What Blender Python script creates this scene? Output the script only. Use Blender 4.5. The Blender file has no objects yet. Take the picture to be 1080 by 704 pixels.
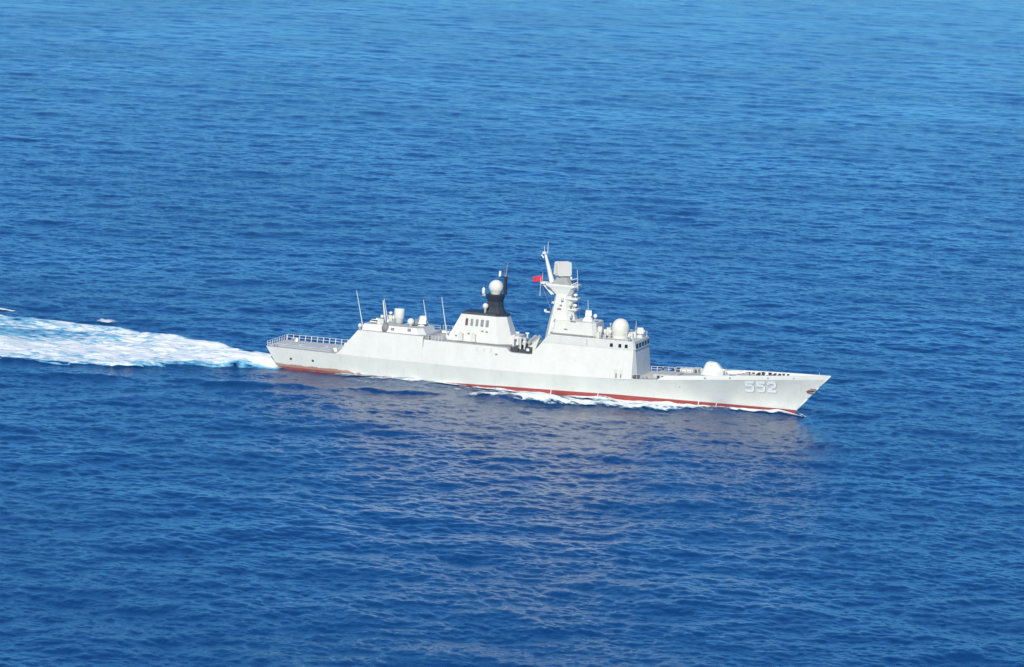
import bpy, math, random
import numpy as np
from mathutils import Vector, Matrix

S = bpy.context.scene
C = S.collection
random.seed(7)

# ------------------------------------------------------------------ camera
cam_pos = Vector((320.018, -827.585, 136.816))
YAW, PITCH, ROLL = 1.87715756, -0.142047096, 0.0492735580
fwd = Vector((math.cos(YAW)*math.cos(PITCH), math.sin(YAW)*math.cos(PITCH), math.sin(PITCH)))
rgt = Vector((math.sin(YAW), -math.cos(YAW), 0))
upv = rgt.cross(fwd)
r2 = math.cos(ROLL)*rgt + math.sin(ROLL)*upv
u2 = math.cos(ROLL)*upv - math.sin(ROLL)*rgt
cd = bpy.data.cameras.new('camera')
cam = bpy.data.objects.new('camera', cd)
C.objects.link(cam)
M = Matrix((r2, u2, -fwd)).transposed().to_4x4()
M.translation = cam_pos
cam.matrix_world = M
cd.sensor_width = 36.0
cd.lens = 36.0*4000/1080
cd.clip_start = 1.0
cd.clip_end = 100000.0
S.camera = cam

# ------------------------------------------------------------------ light
SUN_EL = math.radians(35)
SUN_AZ = math.atan2(-0.96, 0.10)          # direction on the sea plane from the ship towards the sun
sx, sy, sz = math.cos(SUN_AZ)*math.cos(SUN_EL), math.sin(SUN_AZ)*math.cos(SUN_EL), math.sin(SUN_EL)
W = bpy.data.worlds.new("World")
S.world = W
W.use_nodes = True
wn = W.node_tree.nodes
sky = wn.new('ShaderNodeTexSky')
sky.sky_type = 'NISHITA'
sky.sun_disc = False
sky.sun_elevation = SUN_EL
sky.sun_rotation = math.atan2(sx, sy)
sky.altitude = 0
sky.air_density = 1.0
sky.dust_density = 0.2
sky.ozone_density = 3.0
bgn = wn['Background']
bgn.inputs['Strength'].default_value = 0.105
tint = wn.new('ShaderNodeMix'); tint.data_type = 'RGBA'; tint.blend_type = 'MULTIPLY'
tint.inputs[0].default_value = 1.0
tint.inputs[7].default_value = (0.24, 0.735, 1.26, 1)      # deep clear tropical blue
W.node_tree.links.new(sky.outputs[0], tint.inputs[6])
W.node_tree.links.new(tint.outputs[2], bgn.inputs['Color'])
sl = bpy.data.lights.new('sun', 'SUN')
sl.energy = 4.5
sl.angle = math.radians(0.5)
sl.color = (1.0, 0.95, 0.77)
so = bpy.data.objects.new('sun', sl)
so.rotation_euler = Vector((sx, sy, sz)).to_track_quat('Z', 'Y').to_euler()
C.objects.link(so)
S.view_settings.view_transform = 'Standard'
S.view_settings.look = 'None'
S.view_settings.exposure = 0.0
S.view_settings.gamma = 1.0
S.cycles.max_bounces = 6
S.cycles.glossy_bounces = 3
S.cycles.transparent_max_bounces = 12

# ------------------------------------------------------------------ materials
def new_mat(name):
    m = bpy.data.materials.new(name)
    m.use_nodes = True
    return m, m.node_tree.nodes, m.node_tree.links, m.node_tree.nodes['Principled BSDF']

def nd(nodes, typ, **kw):
    n = nodes.new(typ)
    for k, v in kw.items():
        setattr(n, k, v)
    return n

def paint(name, col, rough=0.55, var=0.06, scale=0.35, streak=0.0, streak_col=(0.35, 0.22, 0.13)):
    """painted steel: slight uneven tone, faint vertical weathering streaks"""
    m, n, l, p = new_mat(name)
    tc = nd(n, 'ShaderNodeTexCoord')
    mp = nd(n, 'ShaderNodeMapping')
    mp.inputs['Scale'].default_value = (1.0, 1.0, 0.35)
    l.new(tc.outputs['Object'], mp.inputs[0])
    ns = nd(n, 'ShaderNodeTexNoise')
    ns.inputs['Scale'].default_value = scale
    ns.inputs['Detail'].default_value = 6
    l.new(mp.outputs[0], ns.inputs['Vector'])
    r = nd(n, 'ShaderNodeMapRange')
    r.inputs['From Min'].default_value = 0.3
    r.inputs['From Max'].default_value = 0.7
    r.inputs['To Min'].default_value = 1 - var
    r.inputs['To Max'].default_value = 1 + var*0.6
    l.new(ns.outputs[0], r.inputs[0])
    v = nd(n, 'ShaderNodeVectorMath', operation='SCALE')
    v.inputs[0].default_value = col
    l.new(r.outputs[0], v.inputs['Scale'])
    out = v.outputs[0]
    if streak > 0:
        mp2 = nd(n, 'ShaderNodeMapping')
        mp2.inputs['Scale'].default_value = (1.1, 1.1, 0.09)
        l.new(tc.outputs['Object'], mp2.inputs[0])
        n2 = nd(n, 'ShaderNodeTexNoise')
        n2.inputs['Scale'].default_value = 1.6
        n2.inputs['Detail'].default_value = 4
        l.new(mp2.outputs[0], n2.inputs['Vector'])
        r2_ = nd(n, 'ShaderNodeMapRange')
        r2_.inputs['From Min'].default_value = 0.60
        r2_.inputs['From Max'].default_value = 0.78
        r2_.inputs['To Max'].default_value = streak
        l.new(n2.outputs[0], r2_.inputs[0])
        mx = nd(n, 'ShaderNodeMix', data_type='RGBA')
        l.new(r2_.outputs[0], mx.inputs[0])
        l.new(out, mx.inputs[6])
        mx.inputs[7].default_value = (*streak_col, 1)
        out = mx.outputs[2]
    l.new(out, p.inputs['Base Color'])
    p.inputs['Roughness'].default_value = rough
    nb = nd(n, 'ShaderNodeTexNoise'); nb.inputs['Scale'].default_value = 0.55; nb.inputs['Detail'].default_value = 3
    l.new(tc.outputs['Object'], nb.inputs['Vector'])
    bp = nd(n, 'ShaderNodeBump'); bp.inputs['Distance'].default_value = 0.09
    l.new(nb.outputs[0], bp.inputs['Height']); l.new(bp.outputs[0], p.inputs['Normal'])
    return m

M_HULL = paint('hull_grey_paint', (0.665, 0.66, 0.61), 0.45, 0.07, 0.25, 0.22)
M_SUP = paint('superstructure_paint', (0.665, 0.65, 0.60), 0.5, 0.05, 0.3, 0.20)
M_BRIGHT = paint('white_paint', (0.76, 0.745, 0.69), 0.45, 0.03)
M_DECK = paint('deck_grey_paint', (0.52, 0.51, 0.485), 0.75, 0.16, 0.5, 0.2, (0.25, 0.22, 0.2))
M_ROOF = paint('roof_grey_paint', (0.45, 0.45, 0.45), 0.7, 0.14, 0.6)
M_BLACK = paint('funnel_black', (0.012, 0.016, 0.03), 0.5, 0.3)
M_RADOME = paint('radome_white', (0.74, 0.70, 0.62), 0.5, 0.03)
M_DARK = paint('dark_gear', (0.05, 0.05, 0.055), 0.6, 0.3, 2.0)
M_MID = paint('grey_gear', (0.30, 0.30, 0.30), 0.6, 0.2, 1.5)
M_VENT = paint('vent_gear_grey', (0.25, 0.24, 0.235), 0.7, 0.2, 2.0)  # dark grey shared by vents, louvres and small gear
M_RUST = paint('rusty_metal', (0.16, 0.07, 0.04), 0.8, 0.4, 3.0)
M_MARK = paint('marking_white', (0.86, 0.86, 0.84), 0.5, 0.02)
M_SHADE = paint('marking_grey_outline', (0.42, 0.43, 0.42), 0.5, 0.02)
M_FLAG = paint('flag_red', (0.75, 0.02, 0.05), 0.7, 0.05, 1.0)
M_STAR = paint('flag_yellow', (0.8, 0.6, 0.05), 0.7, 0.02)
m_, n_, l_, p_ = new_mat('window_glass')
p_.inputs['Base Color'].default_value = (0.015, 0.018, 0.022, 1)
p_.inputs['Roughness'].default_value = 0.12
M_GLASS = m_

def boot_material():
    m, n, l, p = new_mat('boot_red_paint')
    tc = nd(n, 'ShaderNodeTexCoord')
    sp = nd(n, 'ShaderNodeSeparateXYZ')
    l.new(tc.outputs['Object'], sp.inputs[0])
    ns = nd(n, 'ShaderNodeTexNoise')
    ns.inputs['Scale'].default_value = 0.9
    ns.inputs['Detail'].default_value = 6
    l.new(tc.outputs['Object'], ns.inputs['Vector'])
    # aft third is worn down to brown primer
    r = nd(n, 'ShaderNodeMapRange')
    r.inputs['From Min'].default_value = 34
    r.inputs['From Max'].default_value = 22
    l.new(sp.outputs[0], r.inputs[0])
    a = nd(n, 'ShaderNodeMath', operation='MULTIPLY')
    l.new(r.outputs[0], a.inputs[0])
    r3 = nd(n, 'ShaderNodeMapRange')
    r3.inputs['From Min'].default_value = 0.38
    r3.inputs['From Max'].default_value = 0.56
    l.new(ns.outputs[0], r3.inputs[0])
    l.new(r3.outputs[0], a.inputs[1])
    mx = nd(n, 'ShaderNodeMix', data_type='RGBA')
    mx.inputs[6].default_value = (0.38, 0.055, 0.05, 1)
    mx.inputs[7].default_value = (0.30, 0.13, 0.075, 1)
    l.new(a.outputs[0], mx.inputs[0])
    mx2 = nd(n, 'ShaderNodeMix', data_type='RGBA', blend_type='MULTIPLY')
    mx2.inputs[0].default_value = 0.35
    l.new(mx.outputs[2], mx2.inputs[6])
    l.new(ns.outputs[0], mx2.inputs[7])
    l.new(mx2.outputs[2], p.inputs['Base Color'])
    p.inputs['Roughness'].default_value = 0.5
    return m
M_BOOT = boot_material()

# hull paint gets rust scabs creeping up from the waterline at the stern
def add_stern_rust(m):
    n, l = m.node_tree.nodes, m.node_tree.links
    p = n['Principled BSDF']
    src = p.inputs['Base Color'].links[0].from_socket
    tc = nd(n, 'ShaderNodeTexCoord')
    sp = nd(n, 'ShaderNodeSeparateXYZ')
    l.new(tc.outputs['Object'], sp.inputs[0])
    mp = nd(n, 'ShaderNodeMapping')
    mp.inputs['Scale'].default_value = (0.55, 0.55, 0.25)
    l.new(tc.outputs['Object'], mp.inputs[0])
    ns = nd(n, 'ShaderNodeTexNoise')
    ns.inputs['Scale'].default_value = 1.6
    ns.inputs['Detail'].default_value = 5
    l.new(mp.outputs[0], ns.inputs['Vector'])
    fx = nd(n, 'ShaderNodeMapRange')          # strongest x 4..26
    fx.inputs['From Min'].default_value = 32
    fx.inputs['From Max'].default_value = 18
    l.new(sp.outputs[0], fx.inputs[0])
    fz = nd(n, 'ShaderNodeMapRange')
    fz.inputs['From Min'].default_value = 1.9
    fz.inputs['From Max'].default_value = 1.0
    l.new(sp.outputs[2], fz.inputs[0])
    a = nd(n, 'ShaderNodeMath', operation='MULTIPLY')
    l.new(fx.outputs[0], a.inputs[0]); l.new(fz.outputs[0], a.inputs[1])
    b = nd(n, 'ShaderNodeMath', operation='ADD')
    l.new(a.outputs[0], b.inputs[0]); l.new(ns.outputs[0], b.inputs[1])
    r = nd(n, 'ShaderNodeMapRange')
    r.inputs['From Min'].default_value = 1.02
    r.inputs['From Max'].default_value = 1.12
    r.inputs['To Max'].default_value = 0.85
    l.new(b.outputs[0], r.inputs[0])
    mx = nd(n, 'ShaderNodeMix', data_type='RGBA')
    l.new(r.outputs[0], mx.inputs[0])
    l.new(src, mx.inputs[6])
    mx.inputs[7].default_value = (0.33, 0.14, 0.08, 1)
    l.new(mx.outputs[2], p.inputs['Base Color'])
add_stern_rust(M_HULL)

# ------------------------------------------------------------------ helpers
def link(name, verts, faces, mat, parent=None, smooth=False, label=None):
    me = bpy.data.meshes.new(name)
    me.from_pydata([tuple(v) for v in verts], [], faces)
    me.materials.append(mat)
    if smooth:
        me.polygons.foreach_set('use_smooth', [True]*len(me.polygons))
    me.update()
    o = bpy.data.objects.new(name, me)
    C.objects.link(o)
    if parent is not None:
        o.parent = parent
    if label:
        o['label'] = label
    return o

class MB:
    """collects shapes for ONE mesh"""
    def __init__(s): s.v = []; s.f = []
    def add(s, v, f):
        k = len(s.v); s.v += [tuple(p) for p in v]; s.f += [tuple(i+k for i in q) for q in f]; return s
    def box(s, c, d, rz=0.0, taper=(1, 1), shift=(0, 0)):
        x, y, z = d[0]/2, d[1]/2, d[2]/2
        cs, sn = math.cos(rz), math.sin(rz)
        vs = []
        for k, (zz, tx, ty, ox, oy) in enumerate(((-z, 1, 1, 0, 0), (z, taper[0], taper[1], shift[0], shift[1]))):
            for px, py in ((-x, -y), (x, -y), (x, y), (-x, y)):
                a, b = px*tx+ox, py*ty+oy
                vs.append((c[0]+a*cs-b*sn, c[1]+a*sn+b*cs, c[2]+zz))
        return s.add(vs, [(3, 2, 1, 0), (4, 5, 6, 7), (0, 1, 5, 4), (1, 2, 6, 5), (2, 3, 7, 6), (3, 0, 4, 7)])
    def rings(s, rings, cap0=True, cap1=True):
        n = len(rings[0]); vs = [p for r in rings for p in r]; fs = []
        for i in range(len(rings)-1):
            for j in range(n):
                a, b = i*n+j, i*n+(j+1) % n
                fs.append((a, b, b+n, a+n))
        if cap0: fs.append(tuple(range(n-1, -1, -1)))
        if cap1: fs.append(tuple((len(rings)-1)*n+j for j in range(n)))
        return s.add(vs, fs)
    def tube(s, a, b, r0, r1=None, n=8):
        r1 = r0 if r1 is None else r1
        a, b = Vector(a), Vector(b); d = (b-a).normalized()
        t = Vector((0, 0, 1)) if abs(d.z) < 0.9 else Vector((1, 0, 0))
        u = d.cross(t).normalized(); w = d.cross(u)
        return s.rings([[a+r0*(math.cos(q)*u+math.sin(q)*w) for q in [2*math.pi*i/n for i in range(n)]],
                        [b+r1*(math.cos(q)*u+math.sin(q)*w) for q in [2*math.pi*i/n for i in range(n)]]])
    def lathe(s, c, prof, n=24):
        return s.rings([[(c[0]+r*math.cos(2*math.pi*i/n), c[1]+r*math.sin(2*math.pi*i/n), c[2]+z) for i in range(n)] for r, z in prof])
    def prism_y(s, prof, y0, y1):           # profile in x,z extruded over y
        return s.rings([[(x, y0, z) for x, z in prof], [(x, y1, z) for x, z in prof]])
    def build(s, name, mat, parent=None, smooth=False, label=None):
        return link(name, s.v, s.f, mat, parent, smooth, label)

def ball(r, n=9, base=0.0):
    return [(max(0.001, r*math.sin(math.pi*i/n)), base - r*math.cos(math.pi*i/n)) for i in range(n+1)]

def shade_auto(o, ang=35):
    me = o.data
    me.polygons.foreach_set('use_smooth', [True]*len(me.polygons))
    me.set_sharp_from_angle(angle=math.radians(ang))

# ------------------------------------------------------------------ hull form (ship axis = world X, bow at +X, waterline z = 0)
KX = [0, 10, 20, 32, 45, 60, 75, 85, 92, 100, 106, 112, 118, 124, 129, 132, 134]
KB = [6.3, 6.75, 7.15, 7.5, 7.8, 7.95, 7.9, 7.7, 7.4, 6.75, 6.05, 5.15, 4.05, 2.75, 1.5, 0.65, 0.04]
WX = [0, 12, 25, 40, 55, 70, 82, 92, 102, 112, 122, 130, 134]
WB = [5.7, 6.3, 6.8, 7.15, 7.3, 7.2, 6.75, 5.9, 4.7, 3.2, 1.55, 0.45, 0.04]
ZX = [0, 30, 60, 80, 90, 98, 106, 116, 125, 134]
ZK = [5.2, 5.05, 5.1, 5.5, 5.85, 6.3, 6.95, 7.75, 8.35, 8.9]
def smooth_interp(x, X, Y):
    x = np.asarray(x, float)
    acc = 0
    for o in (-3, -1.5, 0, 1.5, 3):
        acc = acc + np.interp(x+o, X, Y)
    r = acc/5
    e = np.interp(x, X, Y)
    w = np.clip(np.minimum(x-X[0], X[-1]-x)/4.0, 0, 1)
    return r*w+e*(1-w)
def kb(x): return float(smooth_interp(x, KX, KB))
def wb(x): return float(smooth_interp(x, WX, WB))
def zk(x): return float(smooth_interp(x, ZX, ZK))
def stem_x(z): return float(np.interp(z, [-3, 0, 1.3, 4.1, 7.0, 10.0], [123.8, 126.0, 126.6, 129.0, 131.5, 134.2]))
def stern_x(z): return (5.2-z)*0.62 if z < 5.2 else 0.0
def zred(x): return float(np.interp(x, [0, 45, 62, 90, 110, 134], [0.72, 0.95, 1.45, 1.95, 1.75, 1.35]))
def hull_pt(s, z):
    """s: nominal station 0..134, z height -> (x, halfbreadth)"""
    a, b = stern_x(z), stem_x(z)
    x = a + (s/134.0)*(b-a)
    k, w, zz = kb(s), wb(s), zk(s)
    if z >= 0:
        t = min(1.0, z/zz)
        p = 1.0 + 0.5*max(0.0, (s-80)/54.0)
        y = w + (k-w)*t**p
    else:
        y = w*(1-0.12*(-z/2.5)**1.5)
    return x, y
def hull_xyz(x, z, off=0.0, side=-1):
    a, b = stern_x(z), stem_x(z)
    s = (x-a)/(b-a)*134
    return (x, side*(hull_pt(s, z)[1]+off), z)

SHIP = bpy.data.objects.new('warship', None)
C.objects.link(SHIP)
SHIP['label'] = 'pale grey naval warship numbered 552 steaming right with black funnel top and tall mast'
SHIP['category'] = 'warship'

ST = list(np.linspace(0, 134, 90))
def ring_rows(zfun_list):
    rows = []
    for s in ST:
        rows.append([hull_pt(s, zf(s)) + (zf(s),) for zf in zfun_list])
    return rows
def skin(name, zf, mat, close_top=False):
    rows = ring_rows(zf); m = len(zf); v = []; f = []
    for side in (-1, 1):
        base = len(v)
        for r in rows:
            for x, y, z in r: v.append((x, side*y, z))
        for i in range(len(rows)-1):
            for j in range(m-1):
                a = base+i*m+j; q = (a, a+m, a+m+1, a+1)
                f.append(q if side < 0 else q[::-1])
    # transom
    n = len(rows)*m
    for j in range(m-1): f.append((j, j+1, n+j+1, n+j))
    o = link(name, v, f, mat, SHIP)
    shade_auto(o, 40)
    return o
boot = skin('boot_topping', [lambda s: -2.5, lambda s: -1.2, lambda s: 0.0, lambda s: zred(s)], M_BOOT)
hull = skin('hull', [(lambda s, t=t: zred(s)+(zk(s)-zred(s))*t) for t in np.linspace(0, 1, 8)], M_HULL)
# raised rubbing edge at deck level
v = []; f = []
def deck_sheet(name, x0, x1, mat, dz=0.0, inset=0.0, n=40):
    v = []; f = []
    for i, x in enumerate(np.linspace(x0, x1, n)):
        z = zk(x)
        b = max(0.02, hull_pt(x, z)[1]-inset)
        xx = hull_pt(x, z)[0]
        for q in np.linspace(-1, 1, 7):
            v.append((xx, q*b, z+dz+0.10*(1-q*q)))
    for i in range(n-1):
        for j in range(6):
            a = i*7+j; f.append((a, a+7, a+8, a+1))
    return link(name, v, f, mat, SHIP)
deck_sheet('flight_deck', 0.0, 24.0, M_DECK)
deck_sheet('foredeck', 64.0, 134.0, M_DECK, n=70)

# ------------------------------------------------------------------ forecastle bulwark
def bulwark(side):
    v = []; f = []
    xs = np.concatenate([[97.6, 98.9], np.linspace(101, 134, 30)])
    for i, x in enumerate(xs):
        z = zk(x); h = (0.03 if i == 0 else 1.0)*(1.0)
        X, y = hull_pt(x, z)
        dxt = (stem_x(z+h)-stem_x(z))*(x/134.0)
        yt = max(0.03, y-0.06)
        v += [(X, side*(y+0.005), z-0.02), (X+dxt, side*yt, z+h), (X+dxt-0.02, side*max(0.01, yt-0.22), z+h+0.0), (X-0.02, side*max(0.005, y-0.22), z-0.02)]
    n = len(xs)
    for i in range(n-1):
        for j in range(3):
            a = i*4+j; q = (a, a+4, a+5, a+1)
            f.append(q if side < 0 else q[::-1])
    return link('bulwark', v, f, M_BRIGHT, SHIP)  # whiter than the hull: the light its inward lean catches is painted in
for sd in (-1, 1): bulwark(sd)
# stem bar closing the prow
mb = MB()
for z0, z1 in ((1.6, 4.1), (4.1, 7.0), (7.0, 9.8)):
    mb.tube((stem_x(z0)-0.10, 0, z0), (stem_x(z1)-0.10, 0, z1), 0.16, n=8)
mb.build('stem_bar', M_BRIGHT, SHIP, True)  # pale colour stands for the stem facet catching more light

# bow number: three block digits laid on the flared plating
def digit(strokes, x0, z0, w, h, rise, mat, off, name, grow=0.0):
    v = []; f = []
    for (a0, b0, a1, b1) in strokes:
        a0 -= grow; b0 -= grow; a1 += grow; b1 += grow
        n = 4; k = len(v)
        for i in range(n+1):
            for j in range(n+1):
                a = a0+(a1-a0)*i/n; b = b0+(b1-b0)*j/n
                x = x0+a*w; z = z0+b*h+rise*(x-x0)
                v.append(hull_xyz(x, z, off))
        for i in range(n):
            for j in range(n):
                q = k+i*(n+1)+j; f.append((q, q+n+1, q+n+2, q+1))
    o = link(name, v, f, mat, hull)
    return o
T = 0.27
FIVE = [(0, 1-T*.85, 1, 1), (0, .5, T, 1-T*.85), (T, .5, .82, .5+T*.8), (1-T, .14, 1, .56), (.12, 0, .88, T*.8), (0, .10, T, .26)]
TWO = [(.12, 1-T*.8, .88, 1), (0, .70, T, .9), (1-T, .5, 1, .88), (.45, .38, .86, .56), (.12, .22, .55, .42), (0, T*.8, .28, .28), (0, 0, 1, T*.8)]
NX0, NZ0, NW, NH = 115.2, 4.85, 1.95, 2.65
for k, st in enumerate((FIVE, FIVE, TWO)):
    x0 = NX0+k*2.45
    digit(st, x0+0.18, NZ0-0.14+0.04*(x0-NX0), NW, NH, 0.04, M_SHADE, 0.03, 'number_outline', 0.01)
    digit(st, x0, NZ0+0.04*(x0-NX0), NW, NH, 0.04, M_MARK, 0.06, 'number_digit')
# draught marks on the red band
for x in (70.5, 81.5, 104.5, 108.5):
    v = [hull_xyz(x+dx+0.22*(z-1.0), z, 0.03) for z in (0.6, zred(x)+0.05) for dx in (-0.08, 0.08)]
    link('draught_mark', v, [(0, 1, 3, 2)], M_MARK, boot)
# overboard discharges near the stern
def disc_on_hull(x, z, r, name, mat, parent, off=0.03):
    v = [hull_xyz(x, z, off+0.02)]
    for i in range(12):
        q = 2*math.pi*i/12
        v.append(hull_xyz(x+r*math.cos(q), z+r*math.sin(q), off))
    link(name, v, [(0, 1+i, 1+(i+1) % 12) for i in range(12)], mat, parent)
for x, z in ((6.3, 2.75), (11.9, 2.85), (100.5, 4.9)):
    disc_on_hull(x, z, 0.30 if x < 50 else 0.12, 'discharge_port', M_DARK, hull)

# bower anchor stowed in its pocket at the stem
for sd in (-1, 1):
    pk = MB()
    q = [hull_xyz(x, z, 0.04, sd) for x, z in ((128.6, 5.9), (130.2, 6.6), (131.0, 6.5), (130.1, 5.6), (129.0, 5.4))]
    pk.add(q, [(0, 1, 2, 3, 4)])
    pocket = pk.build('anchor_pocket', M_RUST, hull)
    a = MB()
    c = Vector(hull_xyz(129.9, 6.1, 0.25, sd))
    a.tube(c+Vector((-1.2, 0.18*-sd, 0.1)), c+Vector((0.7, 0, 0.15)), 0.14)
    a.tube(c+Vector((0.7, sd*0.1, -0.45)), c+Vector((1.0, sd*0.1, 0.5)), 0.17)
    a.box(c+Vector((0.15, sd*0.15, 0.45)), (1.0, 0.2, 0.2), 0, (0.6, 1))
    a.box(c+Vector((0.05, sd*0.15, -0.35)), (1.0, 0.2, 0.2), 0, (0.6, 1))
    a.build('anchor', M_VENT, hull)
# fairleads in the bulwark (dark eyelets)
for x in (108.2, 113.6, 121.6, 127.0):
    z = zk(x)+0.38
    X, y = hull_pt(x, zk(x))
    for sd in (-1, 1):
        MB().box((X, sd*(y+0.0), z), (0.42, 0.14, 0.3)).build('fairlead', M_VENT, SHIP)

# ------------------------------------------------------------------ superstructure
SLOPE = 0.19
def side_y(x, z, slope=SLOPE): return kb(x) - 0.03 - slope*max(0.0, z-zk(x))
def mass(name, levels, mat, roof_mat=None, n=14, chamfer=None, slopefun=None, ztopfun=None):
    """levels: (z, x_aft, x_fwd); plan follows the hull edge, walls lean inboard; chamfer(z)->(cx,cy) at the front corners"""
    mb = MB(); rings = []
    sf = slopefun or side_y
    for li, (z, xa, xf) in enumerate(levels):
        cx, cy = chamfer(z) if chamfer else (0.0, 0.0)
        r = []
        xs = list(np.linspace(xa, xf-cx, n))
        zz_ = (lambda x: zk(x)-0.03) if li == 0 and z < 6 else (lambda x: z)
        for x in xs: r.append((x, -sf(x, zz_(x)), zz_(x)))
        if chamfer:
            ye = sf(xf, z)-cy
            r.append((xf, -ye, zz_(xf))); r.append((xf+0.12, 0, zz_(xf))); r.append((xf, ye, zz_(xf)))
        for x in xs[::-1]: r.append((x, sf(x, zz_(x)), zz_(x)))
        if ztopfun and li == len(levels)-1:
            r = [(x, math.copysign(sf(x, ztopfun(x)), y), ztopfun(x)) for x, y, zz in r]
        rings.append(r)
    mb.rings(rings, False, roof_mat is None)
    o = mb.build(name, mat, SHIP)
    if roof_mat is not None:
        r = rings[-1]; h = len(r)//2
        m2 = MB(); m = len(r)
        if chamfer:
            m2.add(r, [tuple(range(m))])
        else:
            m2.add(r, [(i, i+1, m-2-i, m-1-i) for i in range(h-1)])
        m2.build('roof', roof_mat, o)
    return o
hangar = mass('hangar', [(4.9, 17.6, 38.9), (5.5, 18.3, 38.9), (8.0, 20.2, 38.9), (11.0, 22.6, 38.9)], M_SUP, M_ROOF)
mid = mass('midship_superstructure', [(4.9, 38.92, 65.385), (7.5, 38.92, 65.385), (10.3, 38.92, 65.385)], M_SUP, M_ROOF, n=60,
           ztopfun=lambda x: float(np.interp(x, [39, 59.4, 60.2, 64.6, 65.385], [10.35, 10.25, 9.35, 9.3, 9.4])))
def ch(z):
    t = min(1, max(0, (z-6)/8.0)); return (0.9*(1-t)+0.15*t, 1.9*(1-t)+0.25*t)
fwdb = mass('forward_superstructure', [(5.3, 65.4, 90.4), (9.3, 65.4, 90.0), (10.2, 66.0, 89.9), (12.35, 67.6, 89.6)], M_SUP, None, n=30, chamfer=ch)
def band_y(x, z): return side_y(x, 12.35) + 0.05 - 0.02*(z-12.35)
bridge = mass('bridge', [(12.37, 67.6, 89.75), (14.05, 68.9, 89.45)], M_SUP, M_ROOF, n=20, chamfer=lambda z: (0.35, 0.5), slopefun=band_y)
# roof coaming round the bridge top, a thin proud lip
mb = MB()
for sd in (-1, 1):
    pts = [(x, sd*(band_y(x, 14)-0.08)) for x in np.linspace(69.4, 89.0, 12)]
    for (xa, ya), (xb, yb) in zip(pts[:-1], pts[1:]):
        mb.tube((xa, ya, 14.15), (xb, yb, 14.15), 0.14, n=6)
mb.tube((89.1, -band_y(89, 14)+0.3, 14.15), (89.1, band_y(89, 14)-0.3, 14.15), 0.14, n=6)
mb.build('coaming', M_BRIGHT, bridge)
# side windows (three a side) and five forward windows
for sd in (-1, 1):
    for x, w in ((84.1, 0.7), (86.1, 0.68), (87.6, 0.68)):
        y = band_y(x, 13.2)+0.03
        g = MB().box((x, sd*y, 13.15), (w, 0.06, 0.82)).build('window', M_GLASS, bridge)
yw_ = band_y(89.5, 13.2)-0.55
xf = 89.62
for k in range(5):
    c = -yw_ + (k+0.5)*(2*yw_/5)
    hw = 2*yw_/5*0.34
    g = MB().add([(xf+0.04+0.12*(1-abs((c+a*hw))/yw_), c+a*hw, z) if False else (89.66+0.10*(1-abs(c+a*hw)/yw_)+(0.08 if z < 13 else -0.04), c+a*hw, z) for a, z in ((-1, 12.66), (1, 12.66), (1, 13.66), (-1, 13.66))], [(0, 1, 2, 3)]).build('window', M_GLASS, bridge)
    s_ = g.modifiers.new('thickness', 'SOLIDIFY'); s_.thickness = 0.05
# vertical seam and little ladder rungs etc on the forward side
for sd in (-1, 1):
    y = side_y(80, 9)
    MB().box((78.3, sd*(band_y(78.3, 13.2)+0.02), 13.2), (0.10, 0.05, 1.5)).build('seam', M_MID, bridge)
    # door pair and gear near the bridge foot
    for x, z in ((85.7, 6.3), (87.0, 6.35)):
        MB().box((x, sd*(side_y(x, z+0.6)+0.02), z+0.75), (0.75, 0.1, 1.7)).build('door', M_HULL, fwdb)
    MB().box((85.9, sd*(side_y(85.9, 6.2)+0.12), 6.45), (0.35, 0.3, 0.9)).build('locker', M_MID, fwdb)
    MB().box((87.0, sd*(side_y(87, 6.2)+0.12), 6.5), (0.25, 0.3, 0.7)).build('locker', M_MID, fwdb)
MB().box((90.2, -6.2, 6.35), (1.6, 0.9, 0.8)).box((89.6, -6.85, 6.45), (0.8, 0.4, 0.5)).build('hose_reel', M_DARK, SHIP)

# ---- second tier behind the mast
tier = MB()
def plan(x0, x1, y, z, c=0.8): return [(x0, -y+c*.3, z), (x0+c*.3, -y, z), (x1-c, -y, z), (x1, -y+c, z), (x1, y-c, z), (x1-c, y, z), (x0+c*.3, y, z), (x0, y-c*.3, z)]
tier.rings([plan(69.0, 79.6, 4.1, 14.06), plan(69.6, 79.2, 3.7, 17.3)])
tier = tier.build('mast_house', M_SUP, SHIP)
MB().rings([plan(68.7, 79.9, 4.25, 14.06), plan(68.7, 79.9, 4.25, 14.45)]).build('shadow_gap_plate', M_VENT, tier)  # dark plate painted in for the shade of the gap under the house
MB().box((72.3, -3.93, 15.4), (0.9, 0.1, 0.3)).build('vent', M_VENT, tier)
MB().box((73.9, -3.75, 17.35), (1.3, 0.3, 0.2)).build('vent', M_VENT, tier)

# ---- main mast: faceted tapering tower
def octo(xa, xb, y, z, c):
    return [(xa, -y+c, z), (xa+c*.6, -y, z), (xb-c*1.2, -y, z), (xb, -y+c*1.2, z), (xb, y-c*1.2, z), (xb-c*1.2, y, z), (xa+c*.6, y, z), (xa, y-c, z)]
mast = MB()
mast.rings([octo(66.7, 74.6, 3.2, 12.2, 1.5), octo(67.2, 74.0, 2.9, 15.5, 1.4), octo(68.6, 72.2, 1.6, 23.0, 0.75)])
mast = mast.build('mast', M_SUP, SHIP)
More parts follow.
